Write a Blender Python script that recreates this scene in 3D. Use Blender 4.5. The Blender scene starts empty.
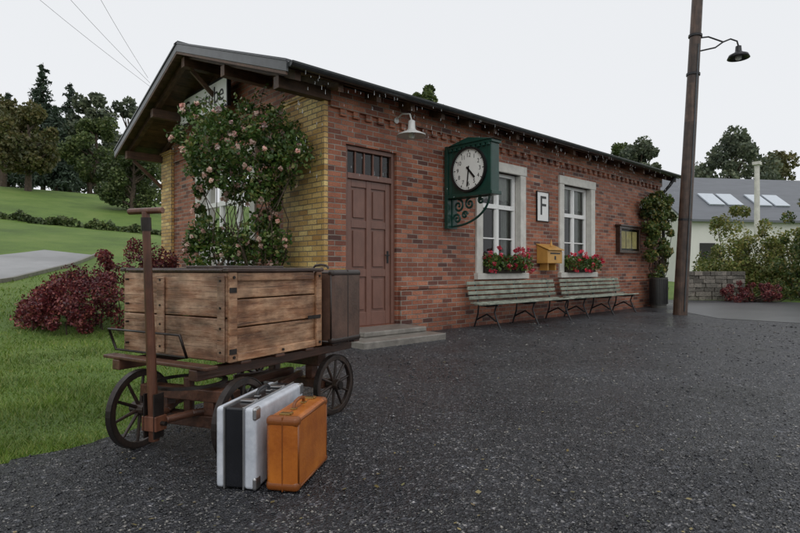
import bpy, bmesh, math, random
import numpy as np
from mathutils import Vector, Matrix
random.seed(4); rng=np.random.default_rng(7)
S=bpy.context.scene
F=549.0; CX,CY,CH=-4.756,-6.716,1.1
def P(l,d,z=0.0): return Vector((CX+.679*d+.734*l, CY+.734*d-.679*l, z))
def I(px,py_or_none,d,z=None):
    l=(px-400)/F*d
    if z is None: z=CH+(268-py_or_none)/F*d
    return P(l,d,z)
# ---------------------------------------------------------------- materials
def newmat(name):
    m=bpy.data.materials.new(name); m.use_nodes=True
    nt=m.node_tree; b=nt.nodes['Principled BSDF']; return m,nt,b
def N(nt,t,**k):
    n=nt.nodes.new(t)
    for a,v in k.items(): setattr(n,a,v)
    return n
def ramp(nt,stops,interp='LINEAR'):
    r=N(nt,'ShaderNodeValToRGB'); e=r.color_ramp; e.interpolation=interp
    while len(e.elements)<len(stops): e.elements.new(.5)
    for i,(p,c) in enumerate(stops):
        e.elements[i].position=p; e.elements[i].color=(c[0],c[1],c[2],1)
    return r
def coord(nt,scale=(1,1,1)):
    tc=N(nt,'ShaderNodeTexCoord'); mp=N(nt,'ShaderNodeMapping'); mp.inputs['Scale'].default_value=scale
    nt.links.new(tc.outputs['Object'],mp.inputs['Vector']); return mp.outputs['Vector']
def noise(nt,vec,scale,detail=4,rough=.6):
    n=N(nt,'ShaderNodeTexNoise'); n.inputs['Scale'].default_value=scale; n.inputs['Detail'].default_value=detail
    n.inputs['Roughness'].default_value=rough; nt.links.new(vec,n.inputs['Vector']); return n
def bump(nt,b,h,strength=.4,dist=.01):
    bp=N(nt,'ShaderNodeBump'); bp.inputs['Strength'].default_value=strength; bp.inputs['Distance'].default_value=dist
    nt.links.new(h,bp.inputs['Height']); nt.links.new(bp.outputs['Normal'],b.inputs['Normal']); return bp
def mixc(nt,fac,a,c,mode='MIX'):
    m=N(nt,'ShaderNodeMix',data_type='RGBA',blend_type=mode)
    for sock,v in ((m.inputs[0],fac),(m.inputs[6],a),(m.inputs[7],c)):
        if isinstance(v,(float,int)): sock.default_value=v
        elif isinstance(v,tuple): sock.default_value=(v[0],v[1],v[2],1)
        else: nt.links.new(v,sock)
    return m.outputs[2]
def simple(name,c,rough=.6,metal=0,var=.35,scale=6,bmp=.15,spec=None,c2=None,sc=(1,1,1)):
    m,nt,b=newmat(name); v=coord(nt,sc); n=noise(nt,v,scale,6,.65)
    c2=c2 or tuple(x*(1-var) for x in c)
    r=ramp(nt,[(.3,c2),(.7,c)]); nt.links.new(n.outputs['Fac'],r.inputs[0]); nt.links.new(r.outputs[0],b.inputs['Base Color'])
    b.inputs['Roughness'].default_value=rough; b.inputs['Metallic'].default_value=metal
    if spec is not None: b.inputs['Specular IOR Level'].default_value=spec
    if bmp: 
        n2=noise(nt,v,scale*8,3); bump(nt,b,n2.outputs['Fac'],bmp,.004)
    return m
def wood(name,cols,axis=0,rough=.6,bm=.5,worn=None):
    m,nt,b=newmat(name); sc=[26,26,26]; sc[axis]=1.6
    v=coord(nt,tuple(sc)); geo=N(nt,'ShaderNodeNewGeometry')
    add=N(nt,'ShaderNodeVectorMath',operation='ADD'); cmb=N(nt,'ShaderNodeMath',operation='MULTIPLY'); cmb.inputs[1].default_value=37
    nt.links.new(geo.outputs['Random Per Island'],cmb.inputs[0]); nt.links.new(v,add.inputs[0]); nt.links.new(cmb.outputs[0],add.inputs[1])
    n=noise(nt,add.outputs[0],1.0,8,.7); r=ramp(nt,[(.25,cols[0]),(.5,cols[1]),(.75,cols[2])])
    nt.links.new(n.outputs['Fac'],r.inputs[0]); base=r.outputs[0]
    if worn:
        s2=[9,9,9]; s2[axis]=2.2; wn=noise(nt,coord(nt,tuple(s2)),1.0,9,.75); wr=ramp(nt,[(.44,(0,0,0)),(.60,(1,1,1))]); nt.links.new(wn.outputs['Fac'],wr.inputs[0])
        base=mixc(nt,wr.outputs[0],base,worn)
        fs=[70,70,70]; fs[axis]=2.5; cr=noise(nt,coord(nt,tuple(fs)),1.0,6,.7); cr2=ramp(nt,[(.33,(.22,.2,.18)),(.45,(1,1,1))]); nt.links.new(cr.outputs['Fac'],cr2.inputs[0]); base=mixc(nt,1.0,base,cr2.outputs[0],'MULTIPLY')
    vo=coord(nt); big=noise(nt,vo,5,5,.6); r2=ramp(nt,[(.3,(.42,.40,.38)),(.65,(1.2,1.15,1.1))])
    nt.links.new(big.outputs['Fac'],r2.inputs[0]); c=mixc(nt,1.0,base,r2.outputs[0],'MULTIPLY')
    ri=ramp(nt,[(0,(.7,.68,.66)),(1,(1.2,1.15,1.1))]); nt.links.new(geo.outputs['Random Per Island'],ri.inputs[0])
    c=mixc(nt,1.0,c,ri.outputs[0],'MULTIPLY'); nt.links.new(c,b.inputs['Base Color'])
    b.inputs['Roughness'].default_value=rough; bump(nt,b,n.outputs['Fac'],bm,.006); return m
def brickmat(name,ca,cb,mortar,dark):
    m,nt,b=newmat(name); tc=N(nt,'ShaderNodeTexCoord'); sp=N(nt,'ShaderNodeSeparateXYZ'); nt.links.new(tc.outputs['Object'],sp.inputs[0])
    ad=N(nt,'ShaderNodeMath',operation='ADD'); nt.links.new(sp.outputs[0],ad.inputs[0]); nt.links.new(sp.outputs[1],ad.inputs[1])
    cb_=N(nt,'ShaderNodeCombineXYZ'); nt.links.new(ad.outputs[0],cb_.inputs[0]); nt.links.new(sp.outputs[2],cb_.inputs[1])
    wob=noise(nt,tc.outputs['Object'],9,2); wm=N(nt,'ShaderNodeVectorMath',operation='MULTIPLY_ADD')
    wm.inputs[1].default_value=(.008,.008,0); nt.links.new(wob.outputs['Color'],wm.inputs[0]); nt.links.new(cb_.outputs[0],wm.inputs[2])
    t=N(nt,'ShaderNodeTexBrick'); t.offset=.5; t.squash=1
    t.inputs['Scale'].default_value=1; t.inputs['Brick Width'].default_value=.25; t.inputs['Row Height'].default_value=.08
    t.inputs['Mortar Size'].default_value=.0085; t.inputs['Mortar Smooth'].default_value=.3; t.inputs['Bias'].default_value=0
    t.inputs['Color1'].default_value=(0,0,0,1); t.inputs['Color2'].default_value=(1,1,1,1); t.inputs['Mortar'].default_value=(.5,.5,.5,1)
    nt.links.new(wm.outputs[0],t.inputs['Vector'])
    rr=ramp(nt,[(0,dark),(.17,ca),(.65,cb),(1,tuple(x*y for x,y in zip(cb,(1.3,1.5,1.6))))])
    nt.links.new(t.outputs['Color'],rr.inputs[0])
    n=noise(nt,tc.outputs['Object'],45,5); rn=ramp(nt,[(.3,(.62,.6,.6)),(.7,(1.2,1.2,1.2))]); nt.links.new(n.outputs['Fac'],rn.inputs[0])
    c=mixc(nt,1.0,rr.outputs[0],rn.outputs[0],'MULTIPLY')
    mo=noise(nt,tc.outputs['Object'],3,4); mr_=ramp(nt,[(.35,tuple(x*.5 for x in mortar)),(.65,mortar)]); nt.links.new(mo.outputs['Fac'],mr_.inputs[0])
    c=mixc(nt,t.outputs['Fac'],c,mr_.outputs[0])
    big=noise(nt,tc.outputs['Object'],.9,6,.65); rb=ramp(nt,[(.32,(.62,.6,.6)),(.6,(1.05,1.05,1.05))]); nt.links.new(big.outputs['Fac'],rb.inputs[0])
    c=mixc(nt,.9,c,rb.outputs[0],'MULTIPLY')
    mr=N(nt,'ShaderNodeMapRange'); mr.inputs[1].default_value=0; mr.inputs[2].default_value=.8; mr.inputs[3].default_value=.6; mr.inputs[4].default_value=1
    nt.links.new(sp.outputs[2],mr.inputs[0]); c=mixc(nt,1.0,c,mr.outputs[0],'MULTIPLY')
    nt.links.new(c,b.inputs['Base Color']); b.inputs['Roughness'].default_value=.62
    inv=N(nt,'ShaderNodeMath',operation='MULTIPLY_ADD'); inv.inputs[1].default_value=-1; nt.links.new(t.outputs['Fac'],inv.inputs[0]); 
    mm=N(nt,'ShaderNodeMath',operation='MULTIPLY'); mm.inputs[1].default_value=.6; nt.links.new(n.outputs['Fac'],mm.inputs[0]); nt.links.new(mm.outputs[0],inv.inputs[2])
    bump(nt,b,inv.outputs[0],.9,.009); return m
def leafmat(name,cols,trans=.25,rough=.5,nsc=1.2):
    m,nt,b=newmat(name); geo=N(nt,'ShaderNodeNewGeometry'); st=[(i/(len(cols)-1),c) for i,c in enumerate(cols)]
    r=ramp(nt,st); nt.links.new(geo.outputs['Random Per Island'],r.inputs[0])
    v=coord(nt); n=noise(nt,v,nsc,2); r2=ramp(nt,[(.3,(.55,.58,.6)),(.7,(1.3,1.25,1.1))]); nt.links.new(n.outputs['Fac'],r2.inputs[0])
    c=mixc(nt,1.0,r.outputs[0],r2.outputs[0],'MULTIPLY'); nt.links.new(c,b.inputs['Base Color']); b.inputs['Roughness'].default_value=rough
    if trans:
        tr=N(nt,'ShaderNodeBsdfTranslucent'); nt.links.new(c,tr.inputs['Color']); mx=N(nt,'ShaderNodeMixShader'); mx.inputs[0].default_value=trans
        nt.links.new(b.outputs[0],mx.inputs[1]); nt.links.new(tr.outputs[0],mx.inputs[2])
        nt.links.new(mx.outputs[0],nt.nodes['Material Output'].inputs['Surface'])
    return m
def glassmat(name,ior):
    m,nt,b=newmat(name); tr=N(nt,'ShaderNodeBsdfTransparent'); tr.inputs[0].default_value=(.75,.8,.78,1)
    gl=N(nt,'ShaderNodeBsdfGlossy'); gl.inputs['Roughness'].default_value=.02; fr=N(nt,'ShaderNodeFresnel'); fr.inputs[0].default_value=ior
    mx=N(nt,'ShaderNodeMixShader'); nt.links.new(fr.outputs[0],mx.inputs[0]); nt.links.new(tr.outputs[0],mx.inputs[1]); nt.links.new(gl.outputs[0],mx.inputs[2])
    nt.links.new(mx.outputs[0],nt.nodes['Material Output'].inputs['Surface']); return m
M={}
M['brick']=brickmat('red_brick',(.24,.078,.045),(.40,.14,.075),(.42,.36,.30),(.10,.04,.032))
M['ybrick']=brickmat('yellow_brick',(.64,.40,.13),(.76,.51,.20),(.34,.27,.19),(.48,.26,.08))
M['stone']=simple('pale_stone',(.72,.70,.64),.6,var=.28,scale=5,bmp=.3)
M['step']=simple('step_concrete',(.27,.25,.22),.32,var=.5,scale=7,bmp=.4)
M['white']=simple('white_paint',(.84,.84,.82),.3,var=.07,bmp=.03)
M['door']=simple('door_brown_paint',(.215,.105,.078),.34,var=.28,scale=9,bmp=.1,sc=(1,1,.4))
M['glass']=glassmat('window_glass',1.6)
M['pane']=glassmat('case_glass',1.15)
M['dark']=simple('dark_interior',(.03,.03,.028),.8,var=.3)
M['curtain']=simple('lace_curtain',(.62,.62,.58),.9,var=.45,scale=14,sc=(3,3,.4))
M['roof']=simple('roof_felt',(.065,.07,.075),.22,var=.4,scale=3,bmp=.3)
M['metal']=simple('dark_iron',(.03,.03,.032),.34,metal=.5,var=.3)
M['zinc']=simple('weathered_zinc',(.085,.09,.095),.3,metal=.5,var=.4)
M['fasc']=simple('verge_sheet',(.095,.10,.105),.3,metal=.2,var=.45,scale=4)
M['soffit']=wood('soffit_wood',[(.04,.022,.014),(.10,.055,.035),(.16,.09,.055)],0)
M['beam']=wood('beam_wood',[(.05,.028,.02),(.10,.055,.035),(.15,.09,.06)],1)
M['gclock']=simple('clock_green_paint',(.012,.06,.045),.3,var=.35)
M['face']=simple('clock_dial',(.82,.82,.79),.3,var=.05,bmp=0)
M['black']=simple('black_enamel',(.012,.012,.013),.35,var=.2)
M['slat']=wood('bench_slat_paint',[(.20,.25,.22),(.32,.38,.33),(.45,.50,.45)],0,.24,.2)
M['yellow']=simple('letterbox_ochre',(.62,.33,.08),.32,var=.25)
M['cartA']=wood('cart_plank_wood',[(.09,.04,.022),(.29,.145,.075),(.45,.25,.14)],0,.4,.9,worn=(.55,.36,.23))
M['cartB']=wood('cart_plank_wood_front',[(.08,.04,.025),(.25,.13,.078),(.40,.24,.15)],1,.4,.9,worn=(.46,.32,.225))
M['cartL']=wood('cart_lid_wood',[(.02,.014,.012),(.06,.035,.028),(.12,.075,.055)],0,.25,.6)
M['cartD']=wood('cart_frame_wood',[(.035,.016,.011),(.09,.042,.027),(.17,.085,.055)],0,.38,.6)
M['wheelw']=wood('wheel_dark_wood',[(.012,.009,.008),(.032,.022,.018),(.07,.045,.035)],2,.36,.5)
M['handle']=wood('handle_wood',[(.05,.02,.013),(.13,.055,.033),(.22,.11,.07)],2,.3,.5)
M['iron']=simple('rusty_iron',(.05,.04,.036),.36,metal=.5,var=.6,scale=14)
M['oleather']=simple('orange_leather',(.52,.165,.022),.3,var=.35,scale=6,bmp=.35,c2=(.30,.078,.012))
M['oedge']=simple('orange_leather_edge',(.24,.07,.012),.36,var=.3,scale=9)
M['brass']=simple('brass',(.45,.3,.1),.3,metal=.9,var=.3)
M['wcase']=simple('scuffed_white_case',(.66,.69,.74),.33,var=.3,scale=9,bmp=.3,c2=(.40,.43,.48))
M['bcase']=simple('black_case',(.015,.016,.02),.26,var=.4)
M['dcase']=simple('dark_brown_leather',(.14,.078,.055),.36,var=.5,scale=6,bmp=.4,c2=(.055,.03,.022))
M['dedge']=simple('dark_case_edge',(.035,.023,.018),.36)
M['chrome']=simple('dull_chrome',(.5,.5,.5),.3,metal=.9,var=.2)
M['pole']=wood('pole_wood',[(.03,.02,.016),(.08,.05,.037),(.15,.10,.075)],2,.45,.7)
M['bark']=wood('bark',[(.03,.022,.016),(.08,.06,.045),(.13,.10,.08)],2,.8,.8)
M['poster']=simple('poster_paper',(.85,.66,.28),.7,var=.5,scale=7,bmp=0)
M['can']=simple('litter_bin_metal',(.10,.10,.09),.4,metal=.4,var=.3)
M['soil']=simple('soil',(.04,.028,.02),.9)
M['oldwhite']=simple('enamel_shade',(.6,.6,.58),.3,var=.12)
M['render']=simple('far_render_wall',(.70,.69,.65),.8,var=.1,scale=1)
M['slate']=simple('slate_roof',(.14,.15,.17),.45,var=.25,scale=2,sc=(.3,1,3))
M['flap']=simple('panel_white',(.55,.6,.66),.25,var=.1)
def stonewall():
    m,nt,b=newmat('field_stone'); v=coord(nt,(1,1,1.5)); n=noise(nt,v,14,5,.7); geo=N(nt,'ShaderNodeNewGeometry')
    r=ramp(nt,[(0,(.11,.10,.085)),(.5,(.19,.175,.15)),(1,(.30,.27,.23))]); nt.links.new(geo.outputs['Random Per Island'],r.inputs[0]); r2=ramp(nt,[(.3,(.5,.5,.5)),(.7,(1.2,1.2,1.2))]); nt.links.new(n.outputs['Fac'],r2.inputs[0])
    nt.links.new(mixc(nt,1.0,r.outputs[0],r2.outputs[0],'MULTIPLY'),b.inputs['Base Color']); b.inputs['Roughness'].default_value=.8; bump(nt,b,n.outputs['Fac'],.8,.03); return m
M['fstone']=stonewall()
def gravelmat():
    m,nt,b=newmat('wet_dark_gravel'); v=coord(nt)
    def chips(sc):
        wv=N(nt,'ShaderNodeTexVoronoi'); wv.inputs['Scale'].default_value=sc; nt.links.new(v,wv.inputs['Vector'])
        bw=N(nt,'ShaderNodeSeparateColor'); nt.links.new(wv.outputs['Color'],bw.inputs[0]); return wv,bw.outputs[0]
    wv,cc=chips(85); wv2,cc2=chips(34)
    r=ramp(nt,[(0,(.009,.010,.013)),(.6,(.028,.030,.036)),(.84,(.06,.063,.07)),(.95,(.14,.14,.145)),(1,(.30,.29,.28))]); nt.links.new(cc,r.inputs[0])
    rB=ramp(nt,[(0,(.5,.5,.52)),(.8,(1.1,1.1,1.1)),(.97,(1.6,1.6,1.6)),(1,(3,3,3))]); nt.links.new(cc2,rB.inputs[0])
    c=mixc(nt,1.0,r.outputs[0],rB.outputs[0],'MULTIPLY')
    big=noise(nt,v,.5,8,.74); rb=ramp(nt,[(.33,(.45,.45,.49)),(.68,(1.5,1.47,1.44))]); nt.links.new(big.outputs['Fac'],rb.inputs[0])
    nt.links.new(mixc(nt,1.0,c,rb.outputs[0],'MULTIPLY'),b.inputs['Base Color'])
    rr=N(nt,'ShaderNodeMapRange'); rr.inputs[1].default_value=.38; rr.inputs[2].default_value=.60; rr.inputs[3].default_value=.17; rr.inputs[4].default_value=.55
    nt.links.new(big.outputs['Fac'],rr.inputs[0]); nt.links.new(rr.outputs[0],b.inputs['Roughness'])
    n2=noise(nt,v,30,5,.75); ad=N(nt,'ShaderNodeMath',operation='MULTIPLY_ADD'); ad.inputs[1].default_value=1.0
    nt.links.new(n2.outputs['Fac'],ad.inputs[0]); nt.links.new(wv.outputs['Distance'],ad.inputs[2])
    bp=bump(nt,b,ad.outputs[0],1.0,.016)
    sr=N(nt,'ShaderNodeMapRange'); sr.inputs[1].default_value=.36; sr.inputs[2].default_value=.50; sr.inputs[3].default_value=.45; sr.inputs[4].default_value=1.0
    nt.links.new(big.outputs['Fac'],sr.inputs[0]); nt.links.new(sr.outputs[0],bp.inputs['Strength']); return m
M['gravel']=gravelmat()
def pathmat(name,c1,c2,rough):
    m,nt,b=newmat(name); v=coord(nt); n=noise(nt,v,60,4); n2=noise(nt,v,.5,5); r=ramp(nt,[(.3,c1),(.7,c2)]); nt.links.new(n.outputs['Fac'],r.inputs[0])
    r2=ramp(nt,[(.3,(.7,.7,.7)),(.7,(1.2,1.2,1.2))]); nt.links.new(n2.outputs['Fac'],r2.inputs[0])
    nt.links.new(mixc(nt,1.0,r.outputs[0],r2.outputs[0],'MULTIPLY'),b.inputs['Base Color']); b.inputs['Roughness'].default_value=rough; bump(nt,b,n.outputs['Fac'],.4,.004); return m
M['path']=pathmat('wet_asphalt',(.07,.073,.078),(.12,.12,.125),.32)
M['road']=pathmat('pale_asphalt',(.24,.24,.245),(.33,.33,.33),.45)
def grassground():
    m,nt,b=newmat('lawn'); v=coord(nt); n=noise(nt,v,.3,7,.68); n2=noise(nt,v,40,4,.7)
    r=ramp(nt,[(.3,(.07,.125,.018)),(.5,(.12,.205,.03)),(.72,(.19,.26,.06))]); nt.links.new(n.outputs['Fac'],r.inputs[0])
    r2=ramp(nt,[(.3,(.45,.5,.4)),(.7,(1.25,1.2,1.1))]); nt.links.new(n2.outputs['Fac'],r2.inputs[0])
    nt.links.new(mixc(nt,1.0,r.outputs[0],r2.outputs[0],'MULTIPLY'),b.inputs['Base Color']); b.inputs['Roughness'].default_value=.8; bump(nt,b,n2.outputs['Fac'],.7,.03); return m
M['lawn']=grassground()
M['blade']=leafmat('grass_blade',[(.065,.12,.018),(.12,.215,.028),(.18,.275,.045),(.30,.32,.11)],.3,.45,.8)
M['lroseleaf']=leafmat('rose_leaf',[(.03,.07,.015),(.065,.135,.028),(.11,.18,.045),(.20,.19,.06)],.25,.38,2.5)
M['rose']=leafmat('rose_petal',[(.78,.40,.42),(.86,.62,.58),(.88,.78,.72)],.3,.5)
M['gera']=leafmat('geranium_petal',[(.50,.01,.03),(.70,.03,.08),(.75,.15,.25)],.2,.5)
M['barb']=leafmat('barberry_leaf',[(.05,.01,.016),(.12,.018,.03),(.22,.045,.055),(.32,.11,.08)],.2,.45,1.6)
M['tgreen']=leafmat('tree_leaf',[(.05,.08,.03),(.08,.12,.04),(.12,.165,.055),(.17,.195,.075)],.25,.6,.35)  # greens lightened: distance haze is painted into the leaf colour
M['tdark']=leafmat('conifer_needle',[(.025,.045,.032),(.042,.07,.047),(.062,.095,.062)],.1,.7,.35)  # needle colour lifted and bluish to imitate haze over the hill
M['tbrown']=leafmat('autumn_leaf',[(.075,.09,.035),(.12,.12,.045),(.17,.14,.055),(.12,.15,.05)],.25,.6,.4)  # leaf tones brightened, with haze put into the colour
M['tfar']=leafmat('far_leaf',[(.09,.12,.09),(.13,.16,.11),(.18,.20,.13)],.25,.7,.3)  # palest foliage: haze of the far distance mixed into its colour
M['shrub']=leafmat('shrub_leaf',[(.09,.14,.03),(.16,.20,.045),(.25,.26,.08),(.33,.28,.10)],.25,.6,.8)
M['climb']=leafmat('climber_leaf',[(.035,.07,.02),(.075,.13,.03),(.13,.17,.045),(.28,.22,.07)],.25,.5,1.5)
M['fallen']=leafmat('fallen_leaf',[(.18,.15,.06),(.26,.21,.09),(.13,.09,.05),(.16,.19,.07)],.0,.5)
M['peb']=leafmat('pebble',[(.016,.017,.020),(.036,.038,.044),(.075,.076,.084),(.30,.29,.28)],0,.3,1)
def dropmat():
    m,nt,b=newmat('rain_water'); b.inputs['Base Color'].default_value=(.85,.88,.9,1); b.inputs['Roughness'].default_value=.05; b.inputs['Transmission Weight'].default_value=.6; b.inputs['IOR'].default_value=1.33; return m
M['drop']=dropmat()
# ---------------------------------------------------------------- mesh helpers
def link(o,parent=None):
    S.collection.objects.link(o)
    if parent is not None: o.parent=parent
    return o
def grp(name,loc=(0,0,0),rz=0.0):
    e=bpy.data.objects.new(name,None); e.empty_display_size=.2; e.location=loc; e.rotation_euler=(0,0,rz); link(e); return e
class MB:
    def __init__(s,tf=None): s.v=[];s.f=[];s.tf=tf
    def _a(s,vs,fs):
        k=len(s.v)
        if s.tf: vs=[s.tf(*v) for v in vs]
        s.v+= [tuple(v) for v in vs]; s.f+=[tuple(k+i for i in f) for f in fs]
    def box(s,x0,x1,y0,y1,z0,z1,rot=None,piv=None):
        vs=[(x,y,z) for z in (z0,z1) for y in (y0,y1) for x in (x0,x1)]
        if rot is not None:
            c=Vector(piv) if piv else Vector(((x0+x1)/2,(y0+y1)/2,(z0+z1)/2)); vs=[tuple(rot@(Vector(v)-c)+c) for v in vs]
        s._a(vs,[(0,2,3,1),(4,5,7,6),(0,1,5,4),(2,6,7,3),(0,4,6,2),(1,3,7,5)]); return s
    def cyl(s,a,b,r0,r1=None,n=12,caps=True):
        a=Vector(a);b=Vector(b); r1=r0 if r1 is None else r1; d=(b-a).normalized(); u=d.orthogonal().normalized(); w=d.cross(u)
        vs=[]
        for p,r in ((a,r0),(b,r1)):
            for i in range(n):
                t=2*math.pi*i/n; vs.append(tuple(p+u*math.cos(t)*r+w*math.sin(t)*r))
        fs=[(i,(i+1)%n,n+(i+1)%n,n+i) for i in range(n)]
        if caps: fs+=[tuple(range(n-1,-1,-1)),tuple(range(n,2*n))]
        s._a(vs,fs); return s
    def lathe(s,prof,c,n=24):
        vs=[];fs=[]
        for r,z in prof:
            for i in range(n):
                t=2*math.pi*i/n; vs.append((c[0]+r*math.cos(t),c[1]+r*math.sin(t),c[2]+z))
        for j in range(len(prof)-1):
            for i in range(n): fs.append((j*n+i,j*n+(i+1)%n,(j+1)*n+(i+1)%n,(j+1)*n+i))
        s._a(vs,fs); return s
    def ring(s,c,axis,R,rw,th,n=32):
        vs=[];fs=[]
        for i in range(n):
            t=2*math.pi*i/n
            for rr,o in ((R,-th/2),(R,th/2),(R-rw,th/2),(R-rw,-th/2)):
                if axis=='y': vs.append((c[0]+rr*math.cos(t),c[1]+o,c[2]+rr*math.sin(t)))
                else: vs.append((c[0]+o,c[1]+rr*math.cos(t),c[2]+rr*math.sin(t)))
        for i in range(n):
            j=(i+1)%n
            for k in range(4): fs.append((i*4+k,j*4+k,j*4+(k+1)%4,i*4+(k+1)%4))
        s._a(vs,fs); return s
    def face(s,vs): s._a(vs,[tuple(range(len(vs)))]); return s
    def obj(s,name,mat,parent=None,bevel=0,smooth=False,recalc=True,seg=2):
        me=bpy.data.meshes.new(name); me.from_pydata(s.v,[],s.f)
        if recalc:
            bm=bmesh.new(); bm.from_mesh(me); bmesh.ops.recalc_face_normals(bm,faces=bm.faces); bm.to_mesh(me); bm.free()
        me.materials.append(mat); o=bpy.data.objects.new(name,me); link(o,parent)
        if smooth:
            for p in me.polygons: p.use_smooth=True
        if bevel:
            b=o.modifiers.new('b','BEVEL'); b.width=bevel; b.segments=seg; b.limit_method='ANGLE'
        return o
def tube(name,pts,r,mat,parent=None,cyc=False):
    cu=bpy.data.curves.new(name,'CURVE'); cu.dimensions='3D'; cu.bevel_depth=r; cu.bevel_resolution=3; cu.use_fill_caps=True
    for pl in (pts if isinstance(pts[0][0],(tuple,list,Vector)) else [pts]):
        sp=cu.splines.new('POLY'); sp.points.add(len(pl)-1)
        for i,p in enumerate(pl): sp.points[i].co=(p[0],p[1],p[2],1)
        sp.use_cyclic_u=cyc
    cu.materials.append(mat); o=bpy.data.objects.new(name,cu); return link(o,parent)
def text(name,s,size,mat,parent,loc,rot,ext=.002):
    cu=bpy.data.curves.new(name,'FONT'); cu.body=s; cu.size=size; cu.extrude=ext; cu.align_x='CENTER'; cu.align_y='CENTER'
    cu.materials.append(mat); o=bpy.data.objects.new(name,cu); o.location=loc; o.rotation_euler=rot; return link(o,parent)
def rawmesh(name,V,Fidx,mat,parent,k):
    me=bpy.data.meshes.new(name); n=len(Fidx); me.vertices.add(len(V)); me.vertices.foreach_set('co',V.astype(np.float32).ravel())
    me.loops.add(n*k); me.loops.foreach_set('vertex_index',Fidx.astype(np.int32).ravel()); me.polygons.add(n)
    me.polygons.foreach_set('loop_start',np.arange(0,n*k,k,dtype=np.int32)); me.polygons.foreach_set('loop_total',np.full(n,k,dtype=np.int32))
    me.update(calc_edges=True); me.materials.append(mat); o=bpy.data.objects.new(name,me); return link(o,parent)
def leaves(name,C,size,mat,parent=None,asp=.55,flat=0.0,down=0.0):
    C=np.asarray(C); n=len(C); size=np.broadcast_to(size,(n,))*rng.uniform(.6,1.3,n)
    a=rng.normal(size=(n,3)); a[:,2]=a[:,2]*(1-flat)-down; a/=np.linalg.norm(a,axis=1)[:,None]+1e-9
    b=rng.normal(size=(n,3)); b[:,2]*=(1-flat); b-=(b*a).sum(1)[:,None]*a; b/=np.linalg.norm(b,axis=1)[:,None]+1e-9
    a*=size[:,None]; b*=size[:,None]*asp
    V=np.stack([C-a,C-b,C+a,C+b],1).reshape(-1,3); return rawmesh(name,V,np.arange(4*n).reshape(n,4),mat,parent,4)
def clumps(centres,radii,n):
    K=len(centres); k=rng.integers(0,K,n); d=rng.normal(size=(n,3)); d/=np.linalg.norm(d,axis=1)[:,None]
    r=rng.uniform(.35,1,n)**.6; return np.asarray(centres)[k]+d*(r*np.asarray(radii)[k])[:,None]
# ---------------------------------------------------------------- terrain
HY=[-500,3,4.8,9.4,16.4,23.3,30,48.7,75,130,500]; HZ=[0,0,.22,.67,1.6,2.66,3.6,7.8,11,16,18]
def hgt(x,y):
    z=np.interp(y,HY,HZ); f=1-.75*np.clip((np.asarray(x)-13)/25,0,1); f=np.where(np.asarray(x)<13,1,f); return z*f
gx=np.concatenate([np.linspace(-600,-50,12),np.arange(-45,60,1.0),np.linspace(65,700,20)])
gy=np.concatenate([np.linspace(-600,-30,12),np.arange(-25,2.9,2.0),np.arange(3,60,1.0),np.linspace(62,700,24)])
X,Y=np.meshgrid(gx,gy); Z=hgt(X,Y)
V=np.stack([X.ravel(),Y.ravel(),Z.ravel()],1); nx=len(gx); ii=[]
for j in range(len(gy)-1):
    a=np.arange(nx-1)+j*nx; ii.append(np.stack([a,a+1,a+1+nx,a+nx],1))
rawmesh('ground',V,np.concatenate(ii),M['lawn'],None,4)
edge_ld=[(-14,-3),(-6,1.0),(-3.4,2.55),(-2.55,2.95),(-2.24,3.09),(-1.9,3.5),(-1.72,3.95),(-1.58,4.5),(-1.33,5.2),(-1.08,6.2),(-1.0,7.2)]
e=[P(*p) for p in edge_ld]; e2=[]
for a,b in zip(e[:-1],e[1:]):
    k=max(2,int((b-a).length/.07)) if (b-a).length<3 else 3
    for i in range(k):
        q=a.lerp(b,i/k); e2.append(q+Vector((random.uniform(-.04,.04),random.uniform(-.04,.04),0)))
e2.append(e[-1])
yard=e2+[Vector(p+(0,)) for p in [(-.15,-.15),(0.2,.3),(11.8,.3),(12.1,2.8),(14.6,2.9),(15.0,.6),(16.3,-1.0),(16.5,-3.2),(19,-8),(26,-20),(20,-40),(-20,-40),(-30,-20)]]
MB().face([(p.x,p.y,.006) for p in yard]).obj('gravel_yard',M['gravel'],None,recalc=False)
pp=[P(9.0,17.2),P(12.6,17.2),P(16,16.5),P(14,10.8),P(7.9,10.9),P(6.9,11.9),P(7.1,14)]
MB().face([(p.x,p.y,.011) for p in pp]).obj('asphalt_path',M['path'],None,recalc=False)
near=[(-26,-2),(-14,3.6),(-8,6.6),(-2.81,9.87),(-.6,13.2),(.8,16.06)]; far=[(-26,13),(-14,14),(-8,14.5),(-2.6,15.2),(-1.5,16.4),(-.57,17.4)]
def resample(pl,k):
    pl=np.array(pl,float); s=np.r_[0,np.cumsum(np.linalg.norm(np.diff(pl,axis=0),axis=1))]; t=np.linspace(0,s[-1],k); return np.stack([np.interp(t,s,pl[:,0]),np.interp(t,s,pl[:,1])],1)
A=resample(near,40);B=resample(far,40); mb=MB(); G=[[ (lambda q:(q[0],q[1],float(hgt(q[0],q[1]))+.03))(A[i]*(1-t)+B[i]*t) for t in np.linspace(0,1,16)] for i in range(40)]
for i in range(39):
    for j in range(15): mb.face([G[i][j],G[i+1][j],G[i+1][j+1],G[i][j+1]])
mb.obj('road',M['road'],None)
kb=MB()
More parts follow.
